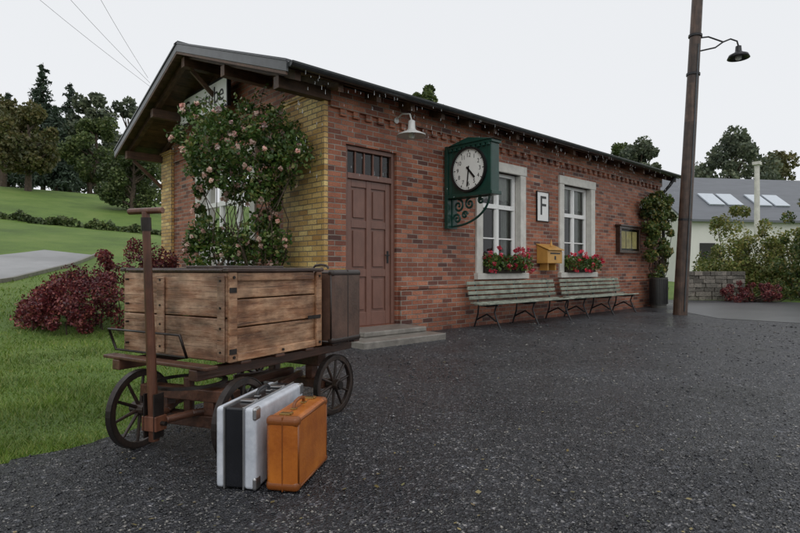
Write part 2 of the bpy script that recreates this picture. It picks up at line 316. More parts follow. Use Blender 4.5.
for i in range(39):
    a=G[i][0];b=G[i+1][0]; d=Vector((b[0]-a[0],b[1]-a[1],0)).normalized(); nrm=Vector((d.y,-d.x,0))*.12
    a=Vector(a);b=Vector(b); up=Vector((0,0,.1))
    kb._a([a+up*-2,a+nrm-up*2,b+nrm-up*2,b-up*2,a+up*.6,a+nrm+up*.6,b+nrm+up*.6,b+up*.6],[(0,1,2,3),(4,5,6,7),(0,1,5,4),(1,2,6,5),(2,3,7,6),(3,0,4,7)])
kb.obj('road_kerb',M['step'],None)
poly=np.array([(p.x,p.y) for p in yard])
def inside(px,py,poly):
    c=np.zeros(len(px),bool); j=len(poly)-1
    for i in range(len(poly)):
        xi,yi=poly[i];xj,yj=poly[j]; m=((yi>py)!=(yj>py))&(px<(xj-xi)*(py-yi)/(yj-yi+1e-12)+xi); c^=m; j=i
    return c
n=150000; dd=1/rng.uniform(1/16,1/2.0,n); ll=rng.uniform(-1.05,.1,n)*dd
px=CX+.679*dd+.734*ll; py=CY+.734*dd-.679*ll
rp=np.array(list(near)+list(far)[::-1])
ok=~inside(px,py,poly)&~inside(px,py,rp)&~((px>-.1)&(py>-.1))
px,py,dd=px[ok],py[ok],dd[ok]; n=len(px)
tuft=.75+.5*np.sin(px*3.1+1.7*np.sin(py*2.3))*np.sin(py*2.7+1.3*np.sin(px*1.9))
hh=rng.uniform(.02,.065,n)*(1+.03*dd)*tuft; ww=rng.uniform(.0018,.0035,n)*np.maximum(1,dd/3.2)
an=rng.uniform(0,6.28,n); lean=rng.normal(0,.6,(n,2))*hh[:,None]; z=hgt(px,py)
V=np.zeros((n,3,3)); V[:,0]=np.stack([px-np.cos(an)*ww,py-np.sin(an)*ww,z],1); V[:,1]=np.stack([px+np.cos(an)*ww,py+np.sin(an)*ww,z],1); V[:,2]=np.stack([px+lean[:,0],py+lean[:,1],z+hh],1)
rawmesh('grass',V.reshape(-1,3),np.arange(3*n).reshape(n,3),M['blade'],None,3)
n=30000; dd=1/rng.uniform(1/11,1/1.7,n); ll=rng.uniform(-.85,.85,n)*dd; px=CX+.679*dd+.734*ll; py=CY+.734*dd-.679*ll
ok=inside(px,py,poly)&(py<-.05); px,py,dd=px[ok],py[ok],dd[ok]; n=len(px); s=rng.uniform(.0025,.0075,n)*rng.choice([1,1,1,1,1.7],n)*np.maximum(1,dd/4)
oct_=np.array([(1,0,0),(0,1,0),(-1,0,0),(0,-1,0),(0,0,.7),(0,0,-.7)],float); fo=np.array([(0,1,4),(1,2,4),(2,3,4),(3,0,4),(1,0,5),(2,1,5),(3,2,5),(0,3,5)])
R_=rng.normal(size=(n,3,3)); R_,_=np.linalg.qr(R_); V=np.einsum('nij,kj->nki',R_,oct_)*s[:,None,None]*rng.uniform(.6,1.2,(n,6,1)); V[:,:,2]*=.6; V+=np.stack([px,py,np.full(n,.006)+s*.25],1)[:,None,:]
rawmesh('loose_gravel',V.reshape(-1,3),(fo[None]+np.arange(n)[:,None,None]*6).reshape(-1,3),M['peb'],None,3)
n=170; dd=1/rng.uniform(1/13,1/2.0,n); ll=rng.uniform(-.8,.75,n)*dd; px=CX+.679*dd+.734*ll; py=CY+.734*dd-.679*ll; ok=inside(px,py,poly)&(py<-.1); px,py=px[ok],py[ok]
leaves('fallen_leaves',np.stack([px,py,np.full(len(px),.014)],1),.013,M['fallen'],None,.6,flat=.93)
# ---------------------------------------------------------------- station building
W=6.68; L=12.0; EZ=3.81; RZ=5.15; sl=(RZ-EZ)/(W/2+.4)
B_=grp('brick_station_building')
fac=lambda a,o,z:(a,-o,z); gab=lambda a,o,z:(-o,a,z)
def wall(tf,length,z1,ops,name,mat,rev=.16,a0=0):
    xs=sorted({a0,length,*[v for o in ops for v in o[:2]]}); zs=sorted({-.2,z1,*[v for o in ops for v in o[2:4]]}); mb=MB(tf)
    for i in range(len(xs)-1):
        for j in range(len(zs)-1):
            cx=(xs[i]+xs[i+1])/2; cz=(zs[j]+zs[j+1])/2
            if any(o[0]<cx<o[1] and o[2]<cz<o[3] for o in ops): continue
            mb.face([(xs[i],0,zs[j]),(xs[i+1],0,zs[j]),(xs[i+1],0,zs[j+1]),(xs[i],0,zs[j+1])])
    for o in ops:
        a,b,c,d=o
        for q in ([(a,0,c),(a,-rev*2,c),(a,-rev*2,d),(a,0,d)],[(b,0,c),(b,-rev*2,c),(b,-rev*2,d),(b,0,d)],[(a,0,d),(b,0,d),(b,-rev*2,d),(a,-rev*2,d)],[(a,0,c),(b,0,c),(b,-rev*2,c),(a,-rev*2,c)]): mb.face(q)
    return mb.obj(name,mat,B_,recalc=False)
w1=(3.58,4.86,1.0,3.02); w2=(6.53,7.81,1.0,3.02); dr=(.33,1.38,.18,3.0); gw=(2.35,4.6,1.0,3.1)
wall(fac,L,3.86,[w1,w2,dr],'front_wall',M['brick'])
wall(gab,W,3.86,[gw],'gable_wall',M['brick'])
MB().face([(0,0,3.86),(0,W,3.86),(0,W/2,RZ-.1)]).obj('gable_top',M['brick'],B_,recalc=False)
mb=MB(); mb.face([(L,0,-.2),(L,W,-.2),(L,W,3.86),(L,W/2,RZ-.1),(L,0,3.86)]); mb.face([(0,W,-.2),(L,W,-.2),(L,W,3.86),(0,W,3.86)]); mb.obj('back_walls',M['brick'],B_,recalc=False)
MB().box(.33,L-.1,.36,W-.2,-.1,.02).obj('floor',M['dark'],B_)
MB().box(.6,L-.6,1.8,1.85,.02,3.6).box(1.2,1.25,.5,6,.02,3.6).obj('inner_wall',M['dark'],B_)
pl=MB(); pl.box(-.05,.30,-.06,-.001,0,.74); pl.box(1.42,L+.05,-.06,-.001,0,.74); pl.box(-.06,-.001,1.2,W,0,.74); pl.obj('plinth',M['brick'],B_,bevel=.006)
MB().box(1.42,L+.052,-.075,-.002,.742,.80).box(-.02,.30,-.075,-.002,.742,.80).obj('plinth_course',M['brick'],B_,bevel=.006)
MB().box(-.07,-.002,-.004,1.16,-.05,3.72).box(-.07,-.002,W-.62,W+.01,-.05,3.72).obj('yellow_quoin',M['ybrick'],B_,bevel=.005)
MB().box(-.10,-.002,-.007,1.2,3.722,3.80).box(-.10,-.002,W-.66,W+.03,3.722,3.80).obj('quoin_cap',M['ybrick'],B_,bevel=.005)
fr=MB(); fr.box(.02,L,-.05,-.002,3.50,3.84)
a=.2
while a<L-.1:
    fr.box(a,a+.12,-.045,-.002,3.40,3.498); a+=.25
fr.obj('corbel_frieze',M['brick'],B_,bevel=.004)
mb=MB(gab); mb.box(1.18,W-.64,.002,.03,3.5,3.58); mb.obj('gable_band',M['brick'],B_)
x0,x1=-.94,L+.42
def roofz(y): return EZ+sl*(min(y,W-y)+.4)
PF=[(0,1,2,3),(7,6,5,4),(0,4,5,1),(1,5,6,2),(2,6,7,3),(3,7,4,0)]
mb=MB()
for (ya,yb) in ((-.42,W/2),(W+.42,W/2)):
    za=roofz(ya); zb=RZ
    mb._a([(x0,ya,za),(x1,ya,za),(x1,yb,zb),(x0,yb,zb),(x0,ya,za-.05),(x1,ya,za-.05),(x1,yb,zb-.05),(x0,yb,zb-.05)],PF)
mb.obj('roof_covering',M['roof'],B_)
mb=MB(); k=16
for sgn in (0,1):
    for i in range(k):
        ya=-.38+(W/2+.37)*i/k; yb=-.38+(W/2+.37)*(i+1)/k-.008; za=roofz(ya)-.054; zb=roofz(yb)-.054
        if sgn: ya,yb=W-ya,W-yb
        mb._a([(x0+.03,ya,za),(x1-.03,ya,za),(x1-.03,yb,zb),(x0+.03,yb,zb),(x0+.03,ya,za-.025),(x1-.03,ya,za-.025),(x1-.03,yb,zb-.025),(x0+.03,yb,zb-.025)],PF)
mb.obj('soffit_boards',M['soffit'],B_)
def sloped(mb,xa,xb,ya,yb,top,dep):
    za=roofz(ya)-top; zb=roofz(yb)-top
    mb._a([(xa,ya,za),(xb,ya,za),(xb,yb,zb),(xa,yb,zb),(xa,ya,za-dep),(xb,ya,za-dep),(xb,yb,zb-dep),(xa,yb,zb-dep)],PF)
mb=MB(); xr=-.78
while xr<x1:
    for a,b in ((-.34,W/2-.01),(W+.34,W/2+.01)): 
        if xr<-.05: sloped(mb,xr,xr+.09,a,b,.08,.12)
        else: sloped(mb,xr,xr+.09,a,(.1 if a<0 else W-.1),.08,.12)
    xr+=.72
mb.obj('rafters',M['beam'],B_)
mb=MB()
for yy in (.02,1.7,W/2,W-1.7,W-.02): mb.box(-.86,.02,yy-.07,yy+.07,roofz(yy)-.38,roofz(yy)-.205)
mb.obj('purlins',M['soffit'],B_,bevel=.005)
mb=MB()
for yy in (W/2,W-.02):
    zt=roofz(yy)-.38; mb.cyl((-.02,yy,zt-.62),(-.70,yy,zt-.02),.05,.05,4)
mb.obj('braces',M['soffit'],B_)
mb=MB(); sloped(mb,-.975,-.942,-.44,W/2,-.012,.135); sloped(mb,-.975,-.942,W+.44,W/2,-.012,.135); mb.obj('verge_boards',M['fasc'],B_,bevel=.004)
mb=MB(); sloped(mb,-.972,-.945,-.42,W/2,.128,.04); sloped(mb,-.972,-.945,W+.42,W/2,.128,.04); mb.obj('verge_boards_lower',M['soffit'],B_)
mb=MB(); sloped(mb,-.99,-.90,-.45,W/2,-.045,.03); sloped(mb,-.99,-.90,W+.45,W/2,-.045,.03); mb.box(-.99,x1,W/2-.09,W/2+.09,RZ+.012,RZ+.04); mb.obj('verge_flashing',M['zinc'],B_)
for yy,nm in ((-.48,'gutter'),(W+.48,'gutter_back')):
    mb=MB(); pf=[(math.cos(t)*.065,math.sin(t)*.065) for t in np.linspace(math.pi,2*math.pi,9)]
    for i in range(8):
        (a,b),(c,d)=pf[i],pf[i+1]; zc=EZ-.01
        mb._a([(x0,yy+a,zc+b),(x1,yy+a,zc+b),(x1,yy+c,zc+d),(x0,yy+c,zc+d)],[(0,1,2,3)])
    for xe in (x0,x1): mb._a([(xe,yy+a,EZ-.01+b) for a,b in pf],[tuple(range(9))])
    o=mb.obj(nm,M['zinc'],B_,recalc=False); sd=o.modifiers.new('s','SOLIDIFY'); sd.thickness=.006
tube('downpipe',[(L-.1,-.46,EZ-.07),(L-.1,-.3,EZ-.3),(L-.1,-.12,EZ-.5),(L-.1,-.12,.1)],.045,M['zinc'],B_)
# water dripping off the eave
mb=MB()
for i in range(330):
    x=random.uniform(-.9,12.3); y=-.55+random.uniform(-.03,.03); z=3.72-1.5*random.random()**1.8; l_=random.uniform(.02,.06); mb.cyl((x,y,z),(x,y,z-l_),.0016,.003,5)
mb.obj('rain_drips',M['drop'],None)
def window(tf,o,nm,cols=2):
    a,b,c,d=o; st=MB(tf); sw=.17
    st.box(a-sw,a+.02,-.1,.045,c,d+.0); st.box(b-.02,b+sw,-.1,.045,c,d); st.box(a-sw-.02,b+sw+.02,-.1,.055,d,d+.19); st.box(a-sw-.03,b+sw+.03,-.1,.10,c-.12,c)
    st.obj(nm+'_stone_surround',M['stone'],B_,bevel=.01)
    f=MB(tf); y0,y1=-.17,-.10; zt=c+(d-c)*.66
    f.box(a+.02,a+.085,y0,y1,c,d); f.box(b-.085,b-.02,y0,y1,c,d); f.box(a+.085,b-.085,y0,y1,c,c+.07); f.box(a+.085,b-.085,y0,y1,d-.07,d)
    f.box(a+.085,b-.085,y0,y1+.015,zt-.045,zt+.045)
    for i in range(1,cols):
        m=a+(b-a)*i/cols; f.box(m-.04,m+.04,y0,y1+.008,c+.07,zt-.045); f.box(m-.03,m+.03,y0,y1+.004,zt+.045,d-.07)
    for i in range(cols):
        p=a+.085 if i==0 else a+(b-a)*i/cols+.04; q=b-.085 if i==cols-1 else a+(b-a)*(i+1)/cols-.04
        zm=c+(zt-c)*.52; f.box(p+.03,q-.03,y0+.02,y1-.01,zm-.014,zm+.014)
        for (zz0,zz1) in ((c+.07,zt-.045),(zt+.045,d-.07)):
            f.box(p,p+.03,y0+.01,y1-.006,zz0,zz1); f.box(q-.03,q,y0+.01,y1-.006,zz0,zz1)
    f.obj(nm+'_frame',M['white'],B_,bevel=.004)
    MB(tf).face([(a,-.14,c),(b,-.14,c),(b,-.14,d),(a,-.14,d)]).obj(nm+'_glass',M['glass'],B_)
    cu=MB(tf); kk=28
    for side in (0,1):
        wd=(b-a)*.24; sx=a+.03 if side==0 else b-.03-wd
        for i in range(kk):
            xa=sx+wd*i/kk; xb=sx+wd*(i+1)/kk; ya=-.24+.015*math.sin(i*1.6); yb=-.24+.015*math.sin((i+1)*1.6); cu.face([(xa,ya,c+.05),(xb,yb,c+.05),(xb,yb,d),(xa,ya,d)])
    for i in range(60):
        xa=a+(b-a)*i/60; xb=a+(b-a)*(i+1)/60; ya=-.21+.01*math.sin(i*1.3); yb=-.21+.01*math.sin((i+1)*1.3); zl=d-.50-.05*abs(math.sin(i*.31)); cu.face([(xa,ya,zl),(xb,yb,zl),(xb,yb,d),(xa,ya,d)])
    cu.obj(nm+'_curtain',M['curtain'],B_,recalc=False)
window(fac,w1,'window'); window(fac,w2,'window_2'); window(gab,gw,'gable_window',3)
a,b,c,d=dr; mb=MB(fac); zt=2.52
mb.box(a,a+.07,-.14,-.05,c,d); mb.box(b-.07,b,-.14,-.05,c,d); mb.box(a+.07,b-.07,-.14,-.05,d-.07,d); mb.box(a+.07,b-.07,-.14,-.045,zt-.03,zt+.06)
mb.box(a+.07,b-.07,-.16,-.11,c,zt-.03)
m0=(a+b)/2; 
for (p,q) in ((a+.07,a+.17),(m0-.05,m0+.05),(b-.17,b-.07)): mb.box(p,q,-.11,-.085,c,zt-.03)
for (z0,z1) in ((c,c+.22),(c+.78,c+.90),(c+1.55,c+1.67),(zt-.15,zt-.03)):
    mb.box(a+.17,m0-.05,-.11,-.087,z0,z1); mb.box(m0+.05,b-.17,-.11,-.087,z0,z1)
for (z0,z1) in ((c+.26,c+.74),(c+.94,c+1.51),(c+1.71,zt-.19)):
    mb.box(a+.21,m0-.09,-.11,-.088,z0,z1); mb.box(m0+.09,b-.21,-.11,-.088,z0,z1)
for i in range(1,5): xx=a+.07+(b-a-.14)*i/5; mb.box(xx-.012,xx+.012,-.13,-.08,zt+.06,d-.07)
mb.obj('door',M['door'],B_,bevel=.008)
MB(fac).face([(a,-.11,zt),(b,-.11,zt),(b,-.11,d),(a,-.11,d)]).obj('door_transom_glass',M['glass'],B_)
MB(fac).box(b-.15,b-.11,-.085,-.075,c+1.0,c+1.2).box(b-.22,b-.12,-.05,-.035,c+1.12,c+1.14).box(b-.135,b-.12,-.085,-.04,c+1.12,c+1.14).obj('door_handle',M['metal'],B_,bevel=.003)
mb=MB(); mb.box(-.12,1.5,-1.0,-.065,-.02,.10); mb.box(.2,1.46,-.62,-.0,.102,.178); mb.obj('door_step',M['step'],B_,bevel=.015)
# ---------------------------------------------------------------- gable sign
g=grp('gable_sign',(-.26,0,0))
MB().box(-.03,.03,2.75,4.95,4.09,4.59).obj('board',M['white'],g,bevel=.004)
MB().box(-.038,.034,2.71,2.748,4.05,4.63).box(-.038,.034,4.952,4.99,4.05,4.63).box(-.038,.034,2.75,4.95,4.05,4.088).box(-.038,.034,2.75,4.95,4.592,4.63).box(.03,.25,2.9,2.95,4.2,4.25).box(.03,.25,4.7,4.75,4.2,4.25).obj('frame',M['metal'],g)
text('lettering','Gaststube',.46,M['black'],g,(-.033,3.80,4.34),(math.pi/2,0,-math.pi/2))
g=grp('wall_lamp',(1.32,0,0))
tube('arm',[(0,-.02,3.52),(0,-.2,3.6),(0,-.38,3.56),(0,-.42,3.45)],.014,M['oldwhite'],g)
MB().lathe([(.02,.26),(.055,.24),(.06,.12),(.08,.09),(.23,.02),(.24,0),(.225,.005),(.07,.075),(.0,.08)],(0,-.42,3.2)).obj('shade',M['oldwhite'],g,smooth=True)
MB().lathe([(.0,-.06),(.04,-.05),(.055,0),(.04,.05),(0,.07)],(0,-.42,3.22)).obj('globe',M['face'],g,smooth=True)
MB().cyl((0,-.052,3.52),(0,-.07,3.52),.05).obj('mount',M['oldwhite'],g)
# ---------------------------------------------------------------- clock
g=grp('station_clock',(2.52,-.1,0)); t=.20
mb=MB(); y0,y1=-.98,-.03; z0,z1=2.36,3.22
mb.box(0,t,y0,y1,z0,z1); mb.box(-.03,t+.03,y0-.03,y1,z0-.03,z0+.03); 
mb.box(-.03,t+.03,y0-.03,y1+.0,z1-.03,z1+.02)
for yy in (y0+.005,y1-.065): mb.box(-.012,t+.012,yy,yy+.06,z0+.03,z1-.03)
for k_ in range(9):
    yy=y0+.02+k_*.105; mb.box(-.04,t+.04,yy,yy+.06,z1-.075,z1-.032)
mb._a([(-.05,y0-.06,z1+.02),(t+.05,y0-.06,z1+.02),(t+.05,y1,z1+.02),(-.05,y1,z1+.02),(-.05,(y0+y1)/2,z1+.12),(t+.05,(y0+y1)/2,z1+.12)],[(0,1,2,3),(0,4,5,1),(3,2,5,4),(0,3,4),(1,5,2)])
mb.obj('case',M['gclock'],g,bevel=.006)
yc,zc=(y0+y1)/2,(z0+z1)/2
for sx,nm in ((-1,''),(1,'_back')):
    xf=0 if sx<0 else t
    MB().cyl((xf+sx*.002,yc,zc),(xf+sx*.022,yc,zc),.355,n=48).obj('dial'+nm,M['face'],g)
    MB().ring((xf+sx*.02,yc,zc),'x',.385,.035,.06,48).obj('bezel'+nm,M['black'],g)
    mk=MB(); hx=xf+sx*.024
    for i in range(60):
        an=i*math.pi/30; big=i%5==0; r0=.32 if not big else .30; w=.016 if big else .004
        rot=Matrix.Rotation(an,3,'X'); mk.box(hx-.002,hx+.002,yc-w/2,yc+w/2,zc+r0,zc+.338,rot,(hx,yc,zc))
    def hand(ang,l,w): mk.box(hx-.004+sx*.006,hx+.004+sx*.006,yc-w/2,yc+w/2,zc-.06,zc+l,Matrix.Rotation(ang,3,'X'),(hx,yc,zc))
    s_=1 if sx<0 else -1
    hand(s_*math.radians(138),.20,.035); hand(s_*math.radians(186),.29,.022); mk.obj('hands_and_marks'+nm,M['black'],g)
    for hnum in range(1,13):
        an=math.radians(30*hnum); yy=yc-s_*math.sin(an)*.245; zz=zc+math.cos(an)*.245
        text('numeral',str(hnum),.10,M['black'],g,(hx,yy,zz),(math.pi/2,0,-math.pi/2 if sx<0 else math.pi/2),.001)
spl=[]
def spiral(cy,cz,R,turn,ph,dirn): return [(t/2,cy+R*(1-k/26)*math.cos(ph+dirn*turn*k/22*6.283),cz+R*(1-k/26)*math.sin(ph+dirn*turn*k/22*6.283)) for k in range(23)]
spl+= [spiral(-.17,2.2,.12,1.4,1.57,1),spiral(-.43,2.22,.10,1.4,1.57,-1),spiral(-.14,1.97,.095,1.3,0,1),spiral(-.68,2.26,.065,1.3,1.6,-1),spiral(-.32,2.03,.07,1.3,3,-1)]
spl+= [[(t/2,-.04,2.34-.5*k/10) for k in range(11)],[(t/2,-.04-.82*math.sin(k/12*1.57),1.84+.5*(1-math.cos(k/12*1.57))) for k in range(13)],[(t/2,y0+.1,2.33),(t/2,-.04,2.33)]]
tube('scroll_bracket',spl,.02,M['gclock'],g)
MB().box(-.03,t+.03,-.03,.045,1.8,3.26).obj('wall_plate',M['gclock'],g,bevel=.004)
g=grp('letter_sign'); MB(fac).box(5.47,5.90,.002,.03,2.13,2.75).obj('board',M['white'],g,bevel=.003)
MB(fac).box(5.455,5.469,.002,.038,2.11,2.77).box(5.901,5.915,.002,.038,2.11,2.77).box(5.47,5.90,.002,.038,2.115,2.129).box(5.47,5.90,.002,.038,2.751,2.765).obj('rim',M['metal'],g)
text('letter','F',.60,M['black'],g,(5.685,-.033,2.44),(math.pi/2,0,0))
g=grp('letterbox',(5.48,0,0)); mb=MB(); 
mb._a([(0,-.002,1.2),(.58,-.002,1.2),(.58,-.28,1.2),(0,-.28,1.2),(0,-.002,1.60),(.58,-.002,1.60),(.58,-.28,1.48),(0,-.28,1.48)],[(0,1,2,3),(4,5,6,7),(0,1,5,4),(1,2,6,5),(2,3,7,6),(3,0,4,7)])
mb.obj('body',M['yellow'],g,bevel=.012)
mb=MB(); mb._a([(-.02,.0,1.61),(.60,.0,1.61),(.60,-.32,1.48),(-.02,-.32,1.48),(-.02,.0,1.63),(.60,.0,1.63),(.60,-.32,1.50),(-.02,-.32,1.50)],[(0,1,2,3),(4,5,6,7),(0,1,5,4),(1,2,6,5),(2,3,7,6),(3,0,4,7)]); mb.obj('lid',M['yellow'],g,bevel=.004)
MB().box(.1,.48,-.286,-.281,1.40,1.43).box(.26,.32,-.284,-.281,1.28,1.36).obj('slot',M['black'],g)
MB().cyl((.29,-.18,1.58),(.29,-.18,1.72),.03,.005).box(.12,.16,-.2,-.002,1.05,1.198).box(.42,.46,-.2,-.002,1.05,1.198).obj('bracket',M['yellow'],g)
g=grp('notice_case'); mb=MB(fac); mb.box(9.15,9.23,.002,.12,1.5,2.2).box(10.3,10.38,.002,.12,1.5,2.2).box(9.23,10.3,.002,.12,1.5,1.57).box(9.23,10.3,.002,.12,2.13,2.2).box(9.1,10.43,.002,.17,2.202,2.24).obj('frame',M['cartL'],g,bevel=.005)
MB(fac).box(9.23,10.3,.002,.02,1.57,2.13).obj('back_panel',M['black'],g)
MB(fac).box(9.3,9.58,.06,.064,1.62,2.08).box(9.62,9.93,.06,.064,1.62,2.08).box(9.97,10.25,.06,.064,1.62,2.08).obj('posters',M['poster'],g)
MB(fac).face([(9.23,.1,1.57),(10.3,.1,1.57),(10.3,.1,2.13),(9.23,.1,2.13)]).obj('pane',M['pane'],g)
def flowerbox(s0,s1):
    g=grp('geranium_box'); zb=1.0
    MB(fac).box(s0,s1,-.03,.17,zb+.002,zb+.15).obj('trough',M['soil'],g,bevel=.01)
    C=np.stack([rng.uniform(s0-.05,s1+.05,1700),-rng.uniform(-.03,.32,1700),zb+.04+rng.beta(2,2,1700)*.34],1); leaves('foliage',C,.03,M['lroseleaf'],g,.8)
    k=50; cs=np.stack([rng.uniform(s0-.05,s1+.05,k),-rng.uniform(.05,.36,k),zb+rng.uniform(.02,.5,k)],1); leaves('blossom',clumps(cs,np.full(k,.042),1600),.017,M['gera'],g,.8)
flowerbox(3.62,4.82); flowerbox(6.57,7.77)
# ---------------------------------------------------------------- benches
def bench(xs,xe):
    g=grp('park_bench',(xs,0,0)); Ln=xe-xs; mb=MB()
    for i in range(5): y=-.30-.095*i; z=.44+.012*abs(i-2)**1.3*.8; mb.box(0,Ln,y-.036,y+.036,z-.014,z+.014)
    for i in range(4): z=.55+.09*i; y=-.235+.02*i; mb.box(0,Ln,y-.012,y+.012,z-.032,z+.032)
    mb.obj('slats',M['slat'],g,bevel=.005)
    pls=[]
    for xx in (.25,Ln/2,Ln-.25):
        pls+= [[(xx,-.16,.86),(xx,-.21,.6),(xx,-.26,.42),(xx,-.24,.25),(xx,-.15,.0)],[(xx,-.26,.41),(xx,-.45,.405),(xx,-.70,.43)],[(xx,-.66,.42),(xx,-.62,.3),(xx,-.68,.15),(xx,-.76,0)],[(xx,-.2,.14),(xx,-.45,.26),(xx,-.66,.14)]]
    tube('iron_legs',pls,.016,M['metal'],g)
bench(2.95,5.85); bench(6.1,8.9)
g=grp('litter_bin',(10.75,-.45,0)); mb=MB(); mb.lathe([(.2,.0),(.2,.08),(.215,.1),(.23,.82),(.24,.84),(.22,.84),(.2,.12),(0,.12)],(0,0,.006),28); mb.obj('drum',M['can'],g)
mb=MB()
for i in range(28):
    t_=i*2*math.pi/28; mb.box(.222,.236,-.012,.012,.12,.8,Matrix.Rotation(t_,3,'Z'),(0,0,.4))
mb.cyl((.28,0,0),(.28,0,1.0),.02).cyl((.28,0,.6),(.2,0,.6),.015); mb.obj('slats_and_post',M['metal'],g)
# ---------------------------------------------------------------- pole & street lamp
pb=P(6.55,12.85); pt=P(6.55+.50,12.85,9.0); g=grp('utility_pole')
mb=MB(); k=10
for i in range(k): mb.cyl(pb.lerp(pt,i/k)+Vector((0,0,-.1 if i==0 else 0)),pb.lerp(pt,(i+1)/k),.155-.045*i/k,.155-.045*(i+1)/k,16,False)
mb.obj('shaft',M['pole'],g,smooth=True)
def pz(z): return pb.lerp(pt,z/9.0)
mb=MB(); 
for z in (2.2,5.6,6.5): mb.cyl(pz(z),pz(z+.05),.15,.15,16)
mb.obj('bands',M['metal'],g)
tube('conduit',[pz(.1)+Vector((-.1,-.13,0)),pz(6.3)+Vector((-.07,-.11,0))],.018,M['zinc'],g)
g=grp('street_lamp'); q=pz(6.25); dv=Vector((.62,-.78,0)); 
tube('arm',[[q+Vector((0,0,-.1)),q+dv*.45+Vector((0,0,-.02)),q+dv*.62+Vector((0,0,.1)),q+dv*.78+Vector((0,0,.16)),q+dv*.92+Vector((0,0,.1)),q+dv*.95+Vector((0,0,-.02))],[q+Vector((0,0,.22)),q+dv*.3+Vector((0,0,.24)),q+dv*.62+Vector((0,0,.1))]],.018,M['metal'],g)
c_=q+dv*.95+Vector((0,0,-.3)); MB().lathe([(.02,.3),(.06,.28),(.07,.16),(.10,.13),(.20,.08),(.235,.0),(.22,.0),(.08,.1),(0,.11)],c_).obj('shade',M['metal'],g,smooth=True)
MB().lathe([(0,-.05),(.06,-.02),(.07,.05),(0,.1)],c_).obj('bulb',M['face'],g,smooth=True)
for i,(px_,py_) in enumerate([(55,0),(82,0),(108,0)]):
    a=I(152-2*i,88-5*i,12.5); b=I(px_,py_,9.5); c2=a+(b-a)*3; tube('overhead_wire',[a+(c2-a)*t_+Vector((0,0,-.25*math.sin(t_*math.pi))) for t_ in np.linspace(0,1,14)],.003,M['can'],None)
# ---------------------------------------------------------------- handcart
cart=grp('hand_cart',P(-1.0,3.2),math.radians(17.2))
zb,zt=.545,1.075; Lx,Wy=.86,1.0
def planks(fn,zz):
    for i in range(len(zz)-1): fn(zz[i]+.003,zz[i+1]-.004,random.uniform(-.004,.004))
mb=MB()
planks(lambda a,b,o:mb.box(.03,Lx-.03,.012+o,.034+o,a,b),[zb,zb+.20,zb+.37,zt-.006]); planks(lambda a,b,o:mb.box(.03,Lx-.03,Wy-.034+o,Wy-.012+o,a,b),[zb,zb+.2,zb+.37,zt-.006])
mb.box(0,.06,-.012,.012,zb,zt); mb.box(.065,Lx-.08,-.008,.0075,zt-.055,zt-.004); mb.box(Lx-.06,Lx,-.012,.012,zb,zt)
mb.box(.065,Lx-.065,-.008,.0075,zb,zb+.05)
mb.obj('box_side_planks',M['cartA'],cart,bevel=.006)
mb=MB(); planks(lambda a,b,o:mb.box(.0+o,.024+o,.014,Wy-.01,a,b),[zb,zb+.26,zt]); planks(lambda a,b,o:mb.box(Lx-.024+o,Lx+o,.014,Wy-.01,a,b),[zb,zb+.26,zt]); 
mb.box(-.016,-.005,.56,.63,zb+.02,zt-.03); mb.box(-.016,-.005,.02,.08,zb+.0,zt-.02)
mb.obj('box_end_planks',M['cartB'],cart,bevel=.006)
mb=MB(); 
for i in range(4): mb.box(.03,Lx-.03,.04+.232*i,.04+.232*i+.226,zt-.012,zt+.008+.004*(i%2))
mb.box(-.015,Lx+.012,-.02,.035,zt+.001,zt+.026); mb.box(-.015,Lx+.012,Wy-.035,Wy+.012,zt+.001,zt+.026); mb.box(-.012,.03,.04,Wy-.04,zt+.001,zt+.02)
mb.box(.1,.6,.1,.5,zt+.012,zt+.04,Matrix.Rotation(.12,3,'Z'))
mb.obj('box_lid',M['cartL'],cart,bevel=.006)
mb=MB(); mb.box(-.004,.05,-.016,-.0125,zb+.05,zb+.08); mb.box(-.004,.05,-.016,-.0125,zt-.12,zt-.09); mb.box(Lx-.16,Lx-.02,-.017,-.0125,zb+.2,zb+.225)
for xx,zz in ((.03,zb+.03),(.03,zt-.03),(Lx-.03,zb+.03),(Lx-.03,zt-.03),(.45,zb+.025)): mb.cyl((xx,-.011,zz),(xx,-.019,zz),.009,n=8)
for yy in (.05,.595,.94):
    for zz in (zb+.06,zb+.2,zb+.32,zt-.05): mb.cyl((.001,yy,zz),(-.021,yy,zz),.007,n=8)
mb.obj('iron_straps',M['iron'],cart)
mb=MB(); mb.box(-.16,1.36,.08,.15,.455,.52); mb.box(-.16,1.36,.80,.87,.455,.52); 
for xx in (-.16,.1,.4,.7,1.0,1.27): mb.box(xx,xx+.085,.0,Wy-.03,.521,.543)
mb.obj('platform_frame',M['cartD'],cart,bevel=.006)
mb=MB(); mb.box(1.0,1.09,.13,.72,.36,.454); mb.box(1.01,1.08,.10,.74,.19,.26); mb.box(1.01,1.08,.2,.27,.26,.36); mb.box(1.01,1.08,.58,.65,.26,.36)
mb.box(.03,1.02,.385,.445,.275,.33); 
mb.box(.62,1.05,.24,.28,.265,.31,Matrix.Rotation(.35,3,'Z')); mb.box(.62,1.05,.54,.58,.265,.31,Matrix.Rotation(-.35,3,'Z'))
mb.obj('rear_axle_beam',M['cartD'],cart,bevel=.008)
fa=grp('front_axle',(0,0,0)); fa.parent=cart; fa.location=(-.085,.235,0); fa.rotation_euler=(0,0,math.radians(10))
mb=MB(); mb.box(-.045,.045,-.30,.30,.18,.25); mb.box(-.045,.045,-.33,.33,.33,.40); mb.box(-.035,.035,-.2,-.13,.25,.33); mb.box(-.035,.035,.13,.2,.25,.33); mb.cyl((0,0,.25),(0,0,.46),.03)
